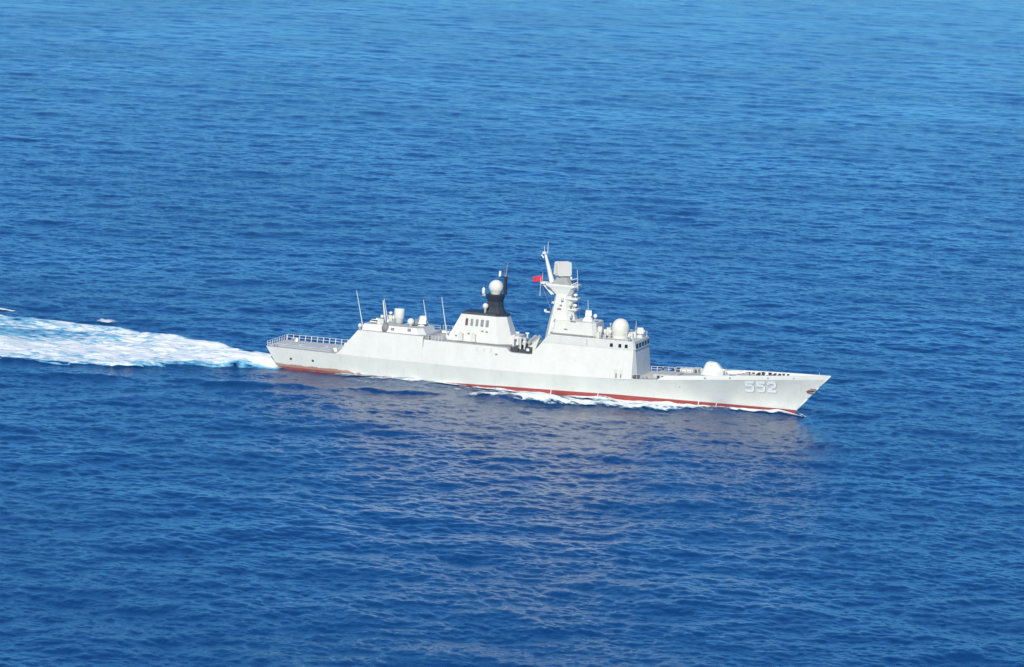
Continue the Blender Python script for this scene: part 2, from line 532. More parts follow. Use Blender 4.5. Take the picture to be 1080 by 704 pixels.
# mast head: flared platform
mh = MB()
mh.rings([octo(68.5, 72.3, 1.5, 22.9, 0.6), octo(67.2, 73.0, 1.8, 24.3, 0.6), octo(66.2, 73.9, 2.0, 24.9, 0.6), octo(66.0, 74.0, 2.0, 25.3, 0.6)])
mh.rings([octo(64.7, 66.2, 0.9, 25.0, 0.2), octo(64.6, 66.2, 0.9, 25.45, 0.2)])
mh.prism_y([(65.0, 25.0), (67.4, 22.6), (68.6, 22.9), (67.2, 25.0)], -0.5, 0.5)
plat = mh.build('mast_platform', M_BRIGHT, mast)
MB().rings([octo(67.6, 72.6, 1.6, 25.31, 0.6), octo(68.6, 71.4, 1.0, 26.9, 0.4)]).build('radar_pedestal', M_MID, mast)
# small forward galleries
for z, w in ((19.6, 2.2), (22.0, 1.9)):
    g = MB()
    g.rings([[(71.6, -w*.45, z-0.7), (73.1, -w*.3, z-0.7), (73.1, w*.3, z-0.7), (71.6, w*.45, z-0.7)], [(71.2, -w, z), (74.0, -w*.8, z), (74.0, w*.8, z), (71.2, w, z)], [(71.2, -w, z+0.3), (74.0, -w*.8, z+0.3), (74.0, w*.8, z+0.3), (71.2, w, z+0.3)]])
    g = g.build('gallery', M_BRIGHT, mast)
    MB().lathe((73.1, 0.0, z+0.3), [(0.12, 0), (0.12, 0.4), (0.5, 0.45), (0.5, 0.8), (0.1, 1.0)], 12).build('navigation_radar', M_BRIGHT, g, True)
# small bracket aft with lamp
MB().box((67.0, -1.4, 18.7), (1.2, 0.5, 0.25)).box((66.5, -1.5, 19.0), (0.5, 0.5, 0.5)).build('lamp_bracket', M_BRIGHT, mast)
MB().box((70.0, -2.35, 19.8), (1.1, 0.12, 0.35), 0, (0.5, 1)).box((70.3, -2.2, 20.6), (0.5, 0.12, 0.3)).build('vent', M_VENT, mast)
MB().box((69.6, -3.0, 14.9), (1.1, 0.1, 0.3)).build('vent', M_VENT, mast)
# big back-to-back planar radar, turned so one face looks at the camera side
def slab(cx, cy, cz, w, h, t, rz, tilt, name, mat, parent):
    R_ = Matrix.Rotation(rz, 3, 'Z') @ Matrix.Rotation(tilt, 3, 'X')
    ring0 = []; ring1 = []
    c = 0.35
    pr = [(-w/2+c, -h/2), (w/2-c, -h/2), (w/2, -h/2+c), (w/2, h/2-c*.5), (w/2-c, h/2), (-w/2+c, h/2), (-w/2, h/2-c*.5), (-w/2, -h/2+c)]
    mb = MB()
    rg = []
    for yy, s in ((-t/2, 0.97), (-t/2+0.15, 1.0), (t/2-0.15, 1.0), (t/2, 0.97)):
        rg.append([Vector((cx, cy, cz)) + R_ @ Vector((a*s, yy, b*s)) for a, b in pr])
    return mb.rings(rg).build(name, mat, parent)
rad = slab(70.1, -0.25, 28.7, 3.7, 3.3, 0.7, math.radians(46), math.radians(-7), 'radar_antenna', M_RADOME, mast)
rad2 = slab(69.1, 0.95, 28.7, 3.7, 3.3, 0.7, math.radians(46), math.radians(7), 'radar_antenna', M_RADOME, mast)
MB().lathe((69.6, 0.4, 26.6), [(0.9, 0), (0.8, 0.4), (0.5, 1.2)], 14).build('turntable', M_BRIGHT, mast, True)
# pole mast raked aft with cross arm
pm = MB()
pm.tube((67.3, 0, 25.4), (65.3, 0, 32.0), 0.62, 0.28, 10)
pm.box((65.2, 0, 32.1), (0.9, 0.9, 0.4))
pm.tube((65.0, 0, 30.9), (64.4, 0, 31.6), 0.18, 0.12)
pm.tube((65.9, 0, 32.0), (65.9, 0, 34.6), 0.09, 0.05, 6)
pm.tube((65.0, 0.4, 32.2), (64.9, 0.4, 33.6), 0.07, 0.04, 6)
pole = pm.build('pole_mast', M_BRIGHT, mast)
MB().tube((64.9, -1.2, 22.2), (64.9, -1.2, 26.5), 0.06, 0.04, 6).build('whip_aerial', M_BRIGHT, mast)
MB().tube((74.0, -1.4, 24.2), (73.6, -1.4, 29.0), 0.07, 0.05, 6).build('whip_aerial', M_BRIGHT, mast)
MB().tube((72.4, -1.6, 25.4), (73.9, -1.4, 26.2), 0.10, 0.08, 6).tube((72.4, -1.6, 26.6), (73.8, -1.4, 27.0), 0.08, 0.06, 6).box((72.3, -1.5, 27.0), (0.4, 0.4, 0.6)).build('aerial_bracket', M_BRIGHT, mast)
for x, y, z, w, h in ((70.6, -2.1, 22.0, .5, .6), (69.2, -2.6, 17.3, .45, .7), (71.3, -2.5, 17.0, .5, .4), (72.6, -2.0, 20.9, .5, .6), (68.4, -1.9, 21.0, .5, .5), (72.9, -2.4, 18.4, .5, .8)):
    MB().box((x, y, z), (w, 0.8, h)).tube((x, y-0.3, z), (x, y-0.9, z+0.1), 0.12, n=6).build('mast_fitting', M_BRIGHT, mast)
for a_, b_ in (((65.0, -1.2, 25.2), (69.4, -3.4, 17.4)), ((65.0, 1.2, 25.2), (69.4, 3.4, 17.4)), ((73.8, -1.9, 25.1), (75.5, -3.2, 17.4))):
    MB().tube(a_, b_, 0.03, n=4).build('signal_halyard', M_MID, mast)
for z in np.arange(14.8, 22.5, 0.55):
    MB().box((74.1-(z-14.8)*0.235, 0.0, z), (0.12, 0.6, 0.07)).build('ladder_rung', M_MID, mast)
# gunfire director on the tier roof
dr = MB()
dr.rings([plan(75.3, 77.6, 1.1, 17.31, 0.4), plan(75.9, 77.0, 0.5, 18.5, 0.2)])
dr.box((76.4, 0, 19.1), (1.5, 1.5, 1.2), 0.3, (0.9, 0.8))
dr.tube((76.3, 0, 19.6), (76.1, 0, 22.0), 0.06, 0.04, 6)
dr.build('optical_director', M_BRIGHT, SHIP)
MB().lathe((78.6, -1.8, 17.3), [(0.12, 0), (0.12, 1.0), (0.45, 1.2), (0.45, 1.7), (0.1, 2.0)], 12).build('satellite_dome', M_BRIGHT, SHIP, True)

# ---- big fire control radome on the bridge roof
rd = MB().lathe((84.5, -1.0, 14.06), [(1.7, 0), (1.75, 0.25), (1.65, 0.3), (1.85, 0.9), (2.02, 1.7), (2.05, 2.4), (1.93, 3.1), (1.62, 3.75), (1.15, 4.25), (0.6, 4.52), (0.05, 4.6)], 32)
rd.build('radome', M_RADOME, SHIP, True)
# bridge roof clutter
rr = random.Random(3)
for k, x in enumerate(np.linspace(80.2, 82.2, 3)):
    MB().lathe((x, -2.5+0.5*k, 14.06), [(0.35, 0), (0.3, 1.0), (0.38, 1.05), (0.38, 1.7+0.2*(k % 2)), (0.05, 1.9)], 10).build('chaff_launcher', M_BRIGHT, SHIP, True)
for x, y, w, h in ((80.2, -4.3, .8, 1.5), (86.9, 0.4, .5, 1.5), (87.0, 2.0, 1.2, 1.4), (79.9, -1.5, 1.2, 2.4), (82.2, 3.4, 1.0, 1.3), (80.5, 3.6, 1.2, 1.6)):
    MB().box((x, y, 14.06+h/2), (w, w, h), 0, (0.8, 0.8)).build('roof_locker', M_SUP, SHIP)
for x, y, h in ((80.9, -5.0, 1.9), (82.0, -4.6, 2.2), (83.0, 1.9, 2.6), (79.9, -4.9, 1.6), (86.8, -4.0, 2.0), (81.4, 1.5, 2.8), (87.2, -2.6, 1.7)):
    MB().tube((x, y, 14.06), (x, y, 14.06+h), 0.10, 0.07, 6).box((x, y, 14.06+h), (0.3, 0.3, 0.25)).build('sensor_post', M_BRIGHT, SHIP)
dd = MB()
dd.lathe((88.0, 3.1, 14.06), [(0.8, 0), (0.6, 0.8), (0.35, 1.0)], 12)
dd.box((88.0, 3.1, 15.7), (1.5, 1.8, 1.3), 0.4, (0.85, 0.7))
dd.build('light_director', M_BRIGHT, SHIP)
MB().tube((87.4, 1.9, 14.1), (87.3, 1.9, 18.0), 0.09, 0.04, 6).build('whip_aerial', M_BRIGHT, SHIP)
MB().lathe((88.4, 4.6, 14.06), [(0.3, 0), (0.2, 0.9), (0.45, 1.0), (0.4, 1.5), (0.05, 1.7)], 10).build('searchlight', M_BRIGHT, SHIP, True)
MB().lathe((87.6, -4.3, 14.06), [(0.3, 0), (0.2, 0.9), (0.45, 1.0), (0.4, 1.5), (0.05, 1.7)], 10).build('searchlight', M_BRIGHT, SHIP, True)

# ---- railings: rails plus their posts as sub-parts
def railing(pts, h=1.0, gap=2.0, r=0.045, pr=0.06, lean=0.0, rails=(1.0, 0.5), name='railing', panel=False):
    mb = MB(); posts = []
    tot = 0; P = [Vector(p) for p in pts]
    L = [(P[i+1]-P[i]).length for i in range(len(P)-1)]
    total = sum(L); n = max(1, int(round(total/gap)))
    def at(d):
        for i, l in enumerate(L):
            if d <= l or i == len(L)-1: return P[i].lerp(P[i+1], min(1, d/l))
            d -= l
    for a, b in zip(P[:-1], P[1:]):
        for q in rails:
            mb.tube(a+Vector((0, lean*q, h*q)), b+Vector((0, lean*q, h*q)), r, n=5)
    for e in (P[0], P[-1]):
        mb.tube(e+Vector((0, lean*min(rails), h*min(rails))), e+Vector((0, lean*max(rails), h*max(rails))), r*1.3, n=5)
    o = mb.build(name, M_BRIGHT, SHIP)
    for i in range(n+1):
        p = at(total*i/n)
        MB().tube(p, p+Vector((0, lean, h)), pr, n=5).build('post', M_BRIGHT, o)
    return o
def edge(x0, x1, side, n=10, inset=0.15):
    r = []
    for x in np.linspace(x0, x1, n):
        z = zk(x); X, y = hull_pt(x, z)
        r.append((X, side*(y-inset), z+0.02))
    return r
railing(edge(0.4, 20.5, 1), 1.25, 1.5, 0.045, 0.085, 0.35)
railing(edge(0.4, 17.0, -1), 0.9, 2.2, 0.035, 0.06, -0.5)
railing([(0.25, y, 5.25) for y in (-6.1, -3, 0, 3, 6.1)], 1.2, 1.5, 0.045, 0.085)
railing(edge(91.0, 98.0, 1), 1.05, 1.3, 0.05, 0.07)
railing(edge(98.5, 104.5, 1, inset=0.9), 1.25, 1.3, 0.05, 0.07)
railing(edge(91.6, 97.2, -1), 0.95, 1.6, 0.02, 0.035)
railing([(x, -band_y(x, 14)+0.25, 14.1) for x in (79.8, 83, 86, 88.9)], 1.15, 1.1, 0.03, 0.05)
railing([(x, band_y(x, 14)-0.25, 14.1) for x in (79.8, 83, 86, 88.9)], 1.15, 1.3, 0.03, 0.05)
railing([(88.95, y, 14.1) for y in (-5.6, 0, 5.6)], 1.0, 1.5, 0.03, 0.05)
railing([(x, side_y(x, 10.3)-0.3, 10.3) for x in (39.3, 47)], 1.9, 0.8, 0.03, 0.05)
railing([(x, -side_y(x, 10.3)+0.3, 10.3) for x in (39.3, 43.4)], 1.05, 0.8, 0.03, 0.05)
railing([(42.2, y, 10.35) for y in (-5.4, 0, 5.4)], 1.05, 1.0, 0.03, 0.05)
railing([(x, side_y(x, 11)-0.3, 11.0) for x in (23.0, 31, 38.6)], 1.0, 1.6, 0.03, 0.05)

# ---- flight deck paint and tie-down gear
def deck_strip(x0, y0, x1, y1, w, name='deck_line'):
    a = Vector((x0, y0, 0)); b = Vector((x1, y1, 0)); d = (b-a).normalized(); s = Vector((-d.y, d.x, 0))*w/2
    n = 6; v = []
    for i in range(n+1):
        p = a.lerp(b, i/n)
        for q in (-1, 1):
            t = p+q*s; bb = hull_pt(t.x, zk(t.x))[1]; qq = t.y/bb
            v.append((t.x, t.y, zk(t.x)+0.10*(1-qq*qq)+0.03))
    link(name, v, [(2*i, 2*i+1, 2*i+3, 2*i+2) for i in range(n)], M_MARK, SHIP)
deck_strip(1.5, 0, 18, 0, 0.35)
deck_strip(1.5, -5.2, 18, -5.2, 0.3)
deck_strip(1.5, 5.2, 18, 5.2, 0.3)
deck_strip(3.0, -5.1, 3.0, 5.1, 0.3)
deck_strip(15.5, -5.1, 15.5, 5.1, 0.3)
v = []; f = []
for i in range(33):
    q = 2*math.pi*i/32
    for r in (3.0, 3.4):
        x, y = 9.5+r*math.cos(q), r*math.sin(q); bb = hull_pt(x, zk(x))[1]
        v.append((x, y, zk(x)+0.10*(1-(y/bb)**2)+0.035))
for i in range(32): f.append((2*i, 2*i+1, 2*i+3, 2*i+2))
link('landing_circle', v, f, M_MARK, SHIP)
for x, y in ((2.0, -5.6), (2.2, 5.5), (16.2, -5.8), (17.0, 5.9)):
    MB().lathe((x-0.3, y, zk(x)+0.02), [(0.22, 0), (0.18, 0.5), (0.26, 0.55), (0.24, 0.65)], 10).lathe((x+0.35, y, zk(x)+0.02), [(0.22, 0), (0.18, 0.5), (0.26, 0.55), (0.24, 0.65)], 10).build('bollard', M_MID, SHIP)
for x, y, w in ((16.4, -3.9, 1.0), (17.2, 3.4, 1.2), (15.9, 4.6, 0.8), (3.4, 4.9, 0.7)):
    MB().box((x, y, zk(x)+0.45), (w, w*0.8, 0.8), 0.1, (0.85, 0.85)).build('deck_locker', M_BRIGHT, SHIP)
# hangar door on the aft face
v = []
for (y, z) in ((-2.6, 5.6), (2.6, 5.6), (2.6, 10.0), (-2.6, 10.0)):
    x = float(np.interp(z, [5.5, 8.0, 11.0], [18.3, 20.2, 22.6]))-0.04
    v.append((x, y, z))
link('hangar_door', v, [(3, 2, 1, 0)], M_ROOF, hangar)

# ---- hangar roof
hh = MB()
hh.rings([[(22.9, -4.9, 11.02), (37.0, -5.0, 11.02), (38.6, -3.6, 11.02), (38.6, 3.6, 11.02), (37.0, 5.0, 11.02), (22.9, 4.9, 11.02)],
          [(23.4, -4.2, 12.45), (36.4, -4.3, 12.45), (37.6, -3.2, 12.45), (37.6, 3.2, 12.45), (36.4, 4.3, 12.45), (23.4, 4.2, 12.45)]])
hh = hh.build('hangar_roof_house', M_SUP, SHIP)
link('roof', [(23.45, -4.15, 12.48), (36.4, -4.25, 12.48), (37.5, -3.2, 12.48), (37.5, 3.2, 12.48), (36.4, 4.25, 12.48), (23.45, 4.15, 12.48)], [(0, 1, 2, 3, 4, 5)], M_ROOF, hh)
for x, z in ((30.6, 11.7), (34.7, 11.9)):
    MB().box((x, -4.66, z), (0.8, 0.2, 0.7)).build('vent', M_VENT, hh)
def ciws(x, y, z, rz, name):
    """six-barrel close-in gun mount"""
    o = bpy.data.objects.new(name, None); C.objects.link(o); o.parent = SHIP; o.location = (x, y, z); o.rotation_euler = (0, 0, rz)
    MB().lathe((0, 0, 0), [(1.0, 0), (1.0, 0.35), (0.8, 0.45), (0.7, 0.9)], 16).build('mount_base', M_MID, o)
    MB().box((0, 0, 1.5), (1.7, 1.7, 1.3), 0, (0.75, 0.8)).box((-0.3, 0.75, 1.7), (1.0, 0.35, 1.1)).box((-0.3, -0.75, 1.7), (1.0, 0.35, 1.1)).build('gun_housing', M_SUP, o)
    b = MB()
    for i in range(6):
        q = i*math.pi/3; b.tube((0.6, 0.13*math.cos(q), 1.5+0.13*math.sin(q)), (2.7, 0.11*math.cos(q), 1.62+0.11*math.sin(q)), 0.05, n=5)
    b.build('gun_barrel', M_DARK, o)
    MB().lathe((-0.1, 0.0, 2.15), [(0.15, 0), (0.15, 0.25), (0.45, 0.3), (0.42, 0.75), (0.1, 0.9)], 12).build('tracking_radar', M_BRIGHT, o, True)
    return o
ciws(27.3, -3.2, 11.6, math.pi, 'close_in_gun')
ciws(27.0, 3.6, 11.6, math.pi, 'close_in_gun')
# dark muzzle-side shield on the near gun tub
MB().lathe((28.7, -4.2, 11.02), [(0.9, 0), (0.95, 0.9), (0.75, 1.5), (0.5, 1.9)], 14).build('ready_use_drum', M_VENT, SHIP, True)
MB().lathe((30.6, -0.3, 12.48), [(0.75, 0), (0.8, 0.25), (0.95, 0.3), (0.98, 1.2), (1.15, 1.4), (1.2, 1.5), (1.2, 3.3), (1.1, 3.6), (0.05, 3.65)], 20).build('navigation_beacon', M_BRIGHT, SHIP, True)
MB().lathe((34.0, -1.8, 12.48), [(0.35, 0), (0.35, 0.25)] + [(r, z+1.0) for r, z in ball(0.82)[2:]], 16).build('satellite_dome', M_BRIGHT, SHIP, True)
d2 = MB()
d2.lathe((35.9, 0.2, 12.48), [(0.9, 0), (0.7, 0.6)], 12)
d2.box((36.0, 0.2, 13.9), (1.9, 1.9, 1.8), 0.5, (0.6, 0.6), (0.2, 0))
d2.build('fire_control_director', M_BRIGHT, SHIP)
MB().box((34.9, -0.3, 13.4), (1.1, 1.2, 1.2), 0.5, (0.7, 0.8)).build('director_dark_housing', M_VENT, SHIP)  # dark grey box forming the back of the director
MB().box((24.9, -0.5, 12.8), (2.6, 0.9, 0.6), 0.1, (0.8, 0.7)).box((25.6, -0.5, 13.2), (1.2, 0.6, 0.4)).build('torpedo_decoy_rack', M_BRIGHT, SHIP)
MB().lathe((22.8, -5.4, 11.02), [(0.3, 0), (0.3, 0.6), (0.45, 0.7), (0.4, 1.3), (0.1, 1.5)], 10).build('floodlight', M_BRIGHT, SHIP, True)
MB().lathe((28.2, 2.8, 12.48), [(0.3, 0), (0.3, 0.6), (0.45, 0.7), (0.4, 1.2), (0.1, 1.4)], 10).build('floodlight', M_BRIGHT, SHIP, True)
# raked whip aerials
for (x0, z0, x1, z1, y) in ((23.4, 11.0, 21.3, 20.0, -4.6), (27.4, 12.48, 26.2, 17.9, 1.0), (36.4, 12.48, 35.2, 18.2, 3.0), (42.9, 10.4, 41.1, 19.8, -1.2)):
    o = MB().tube((x0, y, z0), (x1, y, z1), 0.13, 0.06, 6).build('whip_aerial', M_BRIGHT, SHIP)
    MB().lathe((x0, y, z0), [(0.3, 0), (0.28, 0.5), (0.16, 0.7)], 8).build('aerial_base', M_BRIGHT, o)
MB().tube((26.9, 0.6, 12.5), (26.1, 0.6, 17.5), 0.22, 0.14, 6).build('whip_aerial', M_BRIGHT, SHIP)
# liferaft canisters along the mid house far side and equipment
for k in range(5):
    x = 40.2+k*1.3
    MB().tube((x-0.5, 4.6, 10.85), (x+0.5, 4.6, 10.85), 0.36, n=12).build('liferaft_canister', M_BRIGHT, SHIP)
for sd in (-1, 1):
    MB().box((39.0, sd*(side_y(39, 8.8)-0.0), 9.6), (0.14, 0.06, 2.3)).build('seam', M_MID, mid)
    MB().box((39.7, sd*(side_y(39, 10)-1.0), 10.85), (0.9, 0.9, 0.9)).build('roof_locker', M_VENT, SHIP)

# ---- funnel
fn = MB()
def fplan(x0, x1, y, z, c): return [(x0, -y, z), (x1-c*1.5, -y, z), (x1, -y+c, z), (x1, y-c, z), (x1-c*1.5, y, z), (x0, y, z)]
fn.rings([fplan(43.5, 59.4, 4.3, 10.1, 2.0), fplan(44.0, 59.2, 4.2, 11.0, 2.0), fplan(46.7, 57.2, 2.9, 16.7, 1.5)])
fn = fn.build('funnel', M_SUP, SHIP)
MB().rings([fplan(46.6, 57.3, 3.0, 16.71, 1.5), fplan(47.0, 57.1, 2.8, 17.2, 1.4)]).build('funnel_cap', M_BLACK, fn)
st = MB()
st.rings([fplan(51.8, 56.4, 1.6, 17.2, 0.6), fplan(52.1, 55.7, 1.3, 18.6, 0.5), fplan(52.3, 55.5, 1.15, 19.8, 0.4), fplan(51.9, 55.8, 1.3, 21.0, 0.4), fplan(51.9, 55.8, 1.3, 21.5, 0.4)])
stk = st.build('exhaust_stack', M_BLACK, fn)
MB().rings([fplan(55.75, 56.5, 0.4, 21.5, 0.1), fplan(55.8, 56.4, 0.35, 25.5, 0.1)]).box((55.6, 0, 25.6), (2.0, 0.5, 0.3)).build('aerial_post', M_BLACK, stk)
MB().tube((56.0, 0, 25.6), (56.4, 0, 29.0), 0.16, 0.07, 6).tube((55.7, 0.2, 25.6), (55.5, 0.2, 27.6), 0.06, 0.04, 5).build('whip_aerial', M_MID, stk)
MB().box((54.7, 0, 26.3), (0.5, 0.5, 1.3)).build('aerial_box', M_BRIGHT, stk)
MB().lathe((53.9, -0.1, 21.5), [(1.3, 0)] + [(r, z+1.62) for r, z in ball(1.72, 12)[3:]], 24).build('satellite_dome', M_RADOME, stk, True)
MB().box((51.3, -1.0, 21.2), (0.7, 0.5, 0.4)).lathe((51.2, -1.1, 21.3), [(0.32, 0), (0.36, 0.4), (0.36, 1.4), (0.1, 1.7)], 10).build('sensor_canister', M_BRIGHT, stk, True)
MB().lathe((52.2, -2.2, 17.2), [(0.35, 0), (0.3, 0.9)] + [(r, z+1.6) for r, z in ball(0.7)[2:]], 16).build('satellite_dome', M_RADOME, fn, True)
# intake louvres
for k in range(5):
    x = 48.2+k*1.25
    yb = 2.9+(4.2-2.9)*(16.7-14.9)/5.7
    for sd in (-1, 1):
        yt, yl = 2.9+1.3*(16.7-15.7)/5.7, 2.9+1.3*(16.7-14.1)/5.7
        hw = 0.32+0.05*(k > 2)
        MB().add([(x-hw, sd*(yl+0.03), 14.1), (x+hw, sd*(yl+0.03), 14.1), (x+hw, sd*(yt+0.03), 15.7), (x-hw, sd*(yt+0.03), 15.7),
                  (x-hw, sd*(yl-0.1), 14.1), (x+hw, sd*(yl-0.1), 14.1), (x+hw, sd*(yt-0.1), 15.7), (x-hw, sd*(yt-0.1), 15.7)],
                 [(0, 1, 2, 3), (0, 4, 5, 1), (1, 5, 6, 2), (2, 6, 7, 3), (3, 7, 4, 0)]).build('louvre', M_RUST if k == 0 else M_VENT, fn)
for x, z in ((52.2, 13.1), (53.3, 13.0), (46.0, 11.6), (49.0, 12.3)):
    y = 2.9+1.3*(16.7-z)/5.7
    MB().box((x, -y-0.02, z), (0.5, 0.12, 0.4)).build('vent', M_VENT, fn)
for x in (47.2, 50.3):
    MB().prism_y([(x-0.6, 10.6), (x+0.7, 10.6), (x+0.6, 12.3), (x-0.2, 12.6)], -4.9, -3.9).build('intake_trunk', M_SUP, fn)
MB().box((52, 0, 10.42), (17.5, 9.4, 0.16)).build('plinth', M_VENT, fn)

# ---- waist between funnel and bridge: missile canisters, davit gear
def launcher(x, sd):
    o = bpy.data.objects.new('missile_launcher', None); C.objects.link(o); o.parent = SHIP; o.location = (x, 0, 9.4)
    MB().box((0, 0, 0.25), (1.9, 4.0, 0.5)).build('launcher_base', M_DARK, o)
    for i in range(4):
        dx = -0.5+(i % 2)*1.0; dz = 0.95+(i//2)*0.95
        t = MB(); a = Vector((dx, sd*-2.0, dz)); b = Vector((dx, sd*2.6, dz+0.7))
        t.tube(a, b, 0.42, n=12).tube(b, b+Vector((0, sd*0.12, 0.03)), 0.47, n=12)
        t.build('missile_tube', M_ROOF, o)
    return o
launcher(61.6, -1)
launcher(63.6, 1)
MB().box((60.9, -5.6, 9.8), (1.8, 1.2, 0.8)).box((62.6, -5.5, 9.7), (1.4, 1.0, 0.6)).build('winch', M_DARK, SHIP)
w = MB(); w.box((64.2, -5.7, 10.1), (1.6, 1.0, 1.3)); w.build('boat_winch', M_DARK, SHIP)
MB().box((64.2, -6.25, 10.2), (0.7, 0.14, 0.6)).build('winch_cover', M_BRIGHT, SHIP)
for x, y, h, m in ((60.0, -4.2, 3.4, M_BRIGHT), (61.6, -3.8, 3.1, M_SUP), (58.7, 3.0, 3.2, M_BRIGHT), (61.0, 3.2, 3.2, M_BRIGHT), (62.7, -4.0, 2.3, M_BRIGHT)):
    MB().tube((x, y, 9.4), (x, y, 9.4+h), 0.24, 0.2, 8).box((x, y, 9.4+h), (0.8, 0.5, 0.35)).build('davit_post', m, SHIP)
MB().box((59.7, 0.0, 11.0), (2.2, 5.0, 3.0), 0, (0.9, 0.9)).build('vent_house', M_SUP, SHIP)
for sd in (-1, 1):
    MB().prism_y([(62.9, 9.4), (65.38, 9.4), (66.6, 13.2), (65.7, 12.3)], sd*4.8-0.4, sd*4.8+0.4).build('boat_davit', M_SUP, SHIP)
# doors/lockers drawn on the side plating abreast of the funnel
for sd in (-1, 1):
    for x in (52.2, 54.0, 55.6):
        z = 9.2; MB().box((x, sd*(side_y(x, z)+0.02), z), (0.45, 0.12, 1.3)).build('side_hatch', M_HULL, mid)
    MB().box((57.0, sd*(side_y(57, 9.4)+0.0), 9.4), (1.0, 0.2, 1.5)).build('side_hatch', M_BRIGHT, mid)
    MB().box((57.0, sd*(side_y(57, 8.8)+0.06), 8.6), (0.5, 0.14, 0.35)).build('vent', M_VENT, mid)

# ------------------------------------------------------------------ foredeck: VLS, gun, gear
def on_deck(x, y):
    b = hull_pt(x, zk(x))[1]; return zk(x)+0.10*(1-(y/b)**2)
vl = MB().box((96.2, 0, on_deck(96, 0)+0.30), (5.4, 6.4, 0.75)).build('missile_cell_block', M_DECK, SHIP)
for i in range(4):
    for j in range(8):
        MB().box((94.3+i*1.28, -2.7+j*0.77, on_deck(96, 0)+0.70), (1.05, 0.62, 0.08)).build('cell_hatch', M_ROOF, vl)
tur = bpy.data.objects.new('gun_turret', None); C.objects.link(tur); tur.parent = SHIP; tur.location = (106.6, 0, on_deck(106.6, 0))
MB().lathe((0, 0, -0.1), [(2.35, 0), (2.35, 0.5), (2.15, 0.6)], 28).build('turret_ring', M_SUP, tur)
def tring(sc, z, fx, bx, yy):
    return [(bx, -yy*.62, z), (bx+0.5, -yy, z), (fx-1.3, -yy, z), (fx, -yy*.42, z), (fx, yy*.42, z), (fx-1.3, yy, z), (bx+0.5, yy, z), (bx, yy*.62, z)]
th = MB().rings([tring(1, 0.5, 2.7, -2.7, 1.9), tring(1, 1.5, 2.6, -2.2, 1.85), tring(1, 3.0, 1.2, -1.6, 1.45), tring(1, 3.4, 0.7, -1.3, 1.2)])
tho = th.build('turret_shell', M_BRIGHT, tur)
bv = tho.modifiers.new('bevel', 'BEVEL'); bv.width = 0.10; bv.segments = 2
MB().tube((1.9, 0, 1.75), (3.0, 0, 1.82), 0.30, 0.22, 12).tube((3.0, 0, 1.82), (7.0, 0, 2.05), 0.13, 0.10, 10).build('gun_barrel', M_SUP, tur, True)
# breakwater, sloped
for sd in (-1, 1):
    MB().add([(110.6, 0, on_deck(110.6, 0)), (108.6, sd*4.6, on_deck(108.6, 4.6)-0.05), (108.5, sd*4.6, on_deck(108.6, 4.6)+0.65), (110.3, 0, on_deck(110.6, 0)+0.65),
              (110.45, 0, on_deck(110.6, 0)), (108.45, sd*4.6, on_deck(108.6, 4.6)-0.05), (108.35, sd*4.6, on_deck(108.6, 4.6)+0.65), (110.15, 0, on_deck(110.6, 0)+0.65)],
             [(0, 1, 2, 3), (4, 7, 6, 5), (3, 2, 6, 7), (1, 5, 6, 2)]).build('breakwater', M_SUP, SHIP)
# mooring deck gear
def bollard_pair(x, y, mat=M_DARK, s=1.0):
    z = on_deck(x, y); b = MB()
    for d in (-0.45, 0.45):
        b.lathe((x+d*s, y, z), [(0.24*s, 0), (0.2*s, 0.55*s), (0.3*s, 0.6*s), (0.28*s, 0.75*s)], 10)
    b.box((x, y, z+0.06), (1.6*s, 0.7*s, 0.12)); b.build('bollard', mat, SHIP)
for x, y in ((117.5, 1.9), (119.2, -1.6), (121.4, 1.2), (123.4, 0.9), (115.0, 2.4), (112.2, -3.2), (101.5, 4.8), (101.5, -4.9), (96.0, -6.2), (96.0, 6.2)):
    bollard_pair(x, y, M_DARK if x > 110 or x < 97 else M_MID, 1.15)
for x, y in ((118.2, 0.7), (119.9, 0.2)):
    z = on_deck(x, y)
    MB().lathe((x, y, z), [(0.55, 0), (0.5, 0.35), (0.35, 0.5), (0.38, 0.95), (0.5, 1.1), (0.1, 1.2)], 14).build('capstan', M_DARK, SHIP)
for k, (x, y) in enumerate(((117.0, 0.9), (120.9, -0.3), (122.2, -0.6))):
    z = on_deck(x, y)
    MB().tube((x, y-0.7, z+0.5), (x, y+0.7, z+0.5), 0.42, n=12).box((x, y-0.75, z+0.4), (0.7, 0.12, 0.8)).box((x, y+0.75, z+0.4), (0.7, 0.12, 0.8)).build('rope_reel', M_DARK, SHIP)
for x, y, l in ((122.8, 0.55, 4.2), (122.8, -0.55, 4.2)):
    MB().box((x+1.2, y, on_deck(x, y)+0.06), (l, 0.18, 0.14)).build('anchor_chain', M_DARK, SHIP)
for x, y, h in ((113.4, 1.4, 0.7), (114.4, 1.0, 1.0), (112.2, 2.0, 0.6), (115.4, 1.7, 0.6)):
    MB().box((x, y, on_deck(x, y)+h/2), (1.1, 0.9, h), 0.2, (0.75, 0.75)).build('deck_locker', M_SUP if x < 113 else M_MID, SHIP)
for x, y in ((93.0, 6.6), (96.9, 6.2), (101.1, 5.4), (102.0, 5.2), (99.8, -6.0), (104.2, 4.4)):
    MB().box((x, y, on_deck(x, y)+0.5), (0.4, 0.4, 0.9)).build('vent_post', M_DARK, SHIP)
for x, y in ((91.9, -6.6), (92.9, -6.7)):
    MB().box((x, y, on_deck(x, y)+0.35), (0.35, 0.3, 0.6)).build('vent_post', M_VENT, SHIP)
MB().tube((131.6, 0, 8.9), (131.3, 0, 10.4), 0.06, 0.04, 6).build('jackstaff', M_BRIGHT, SHIP)

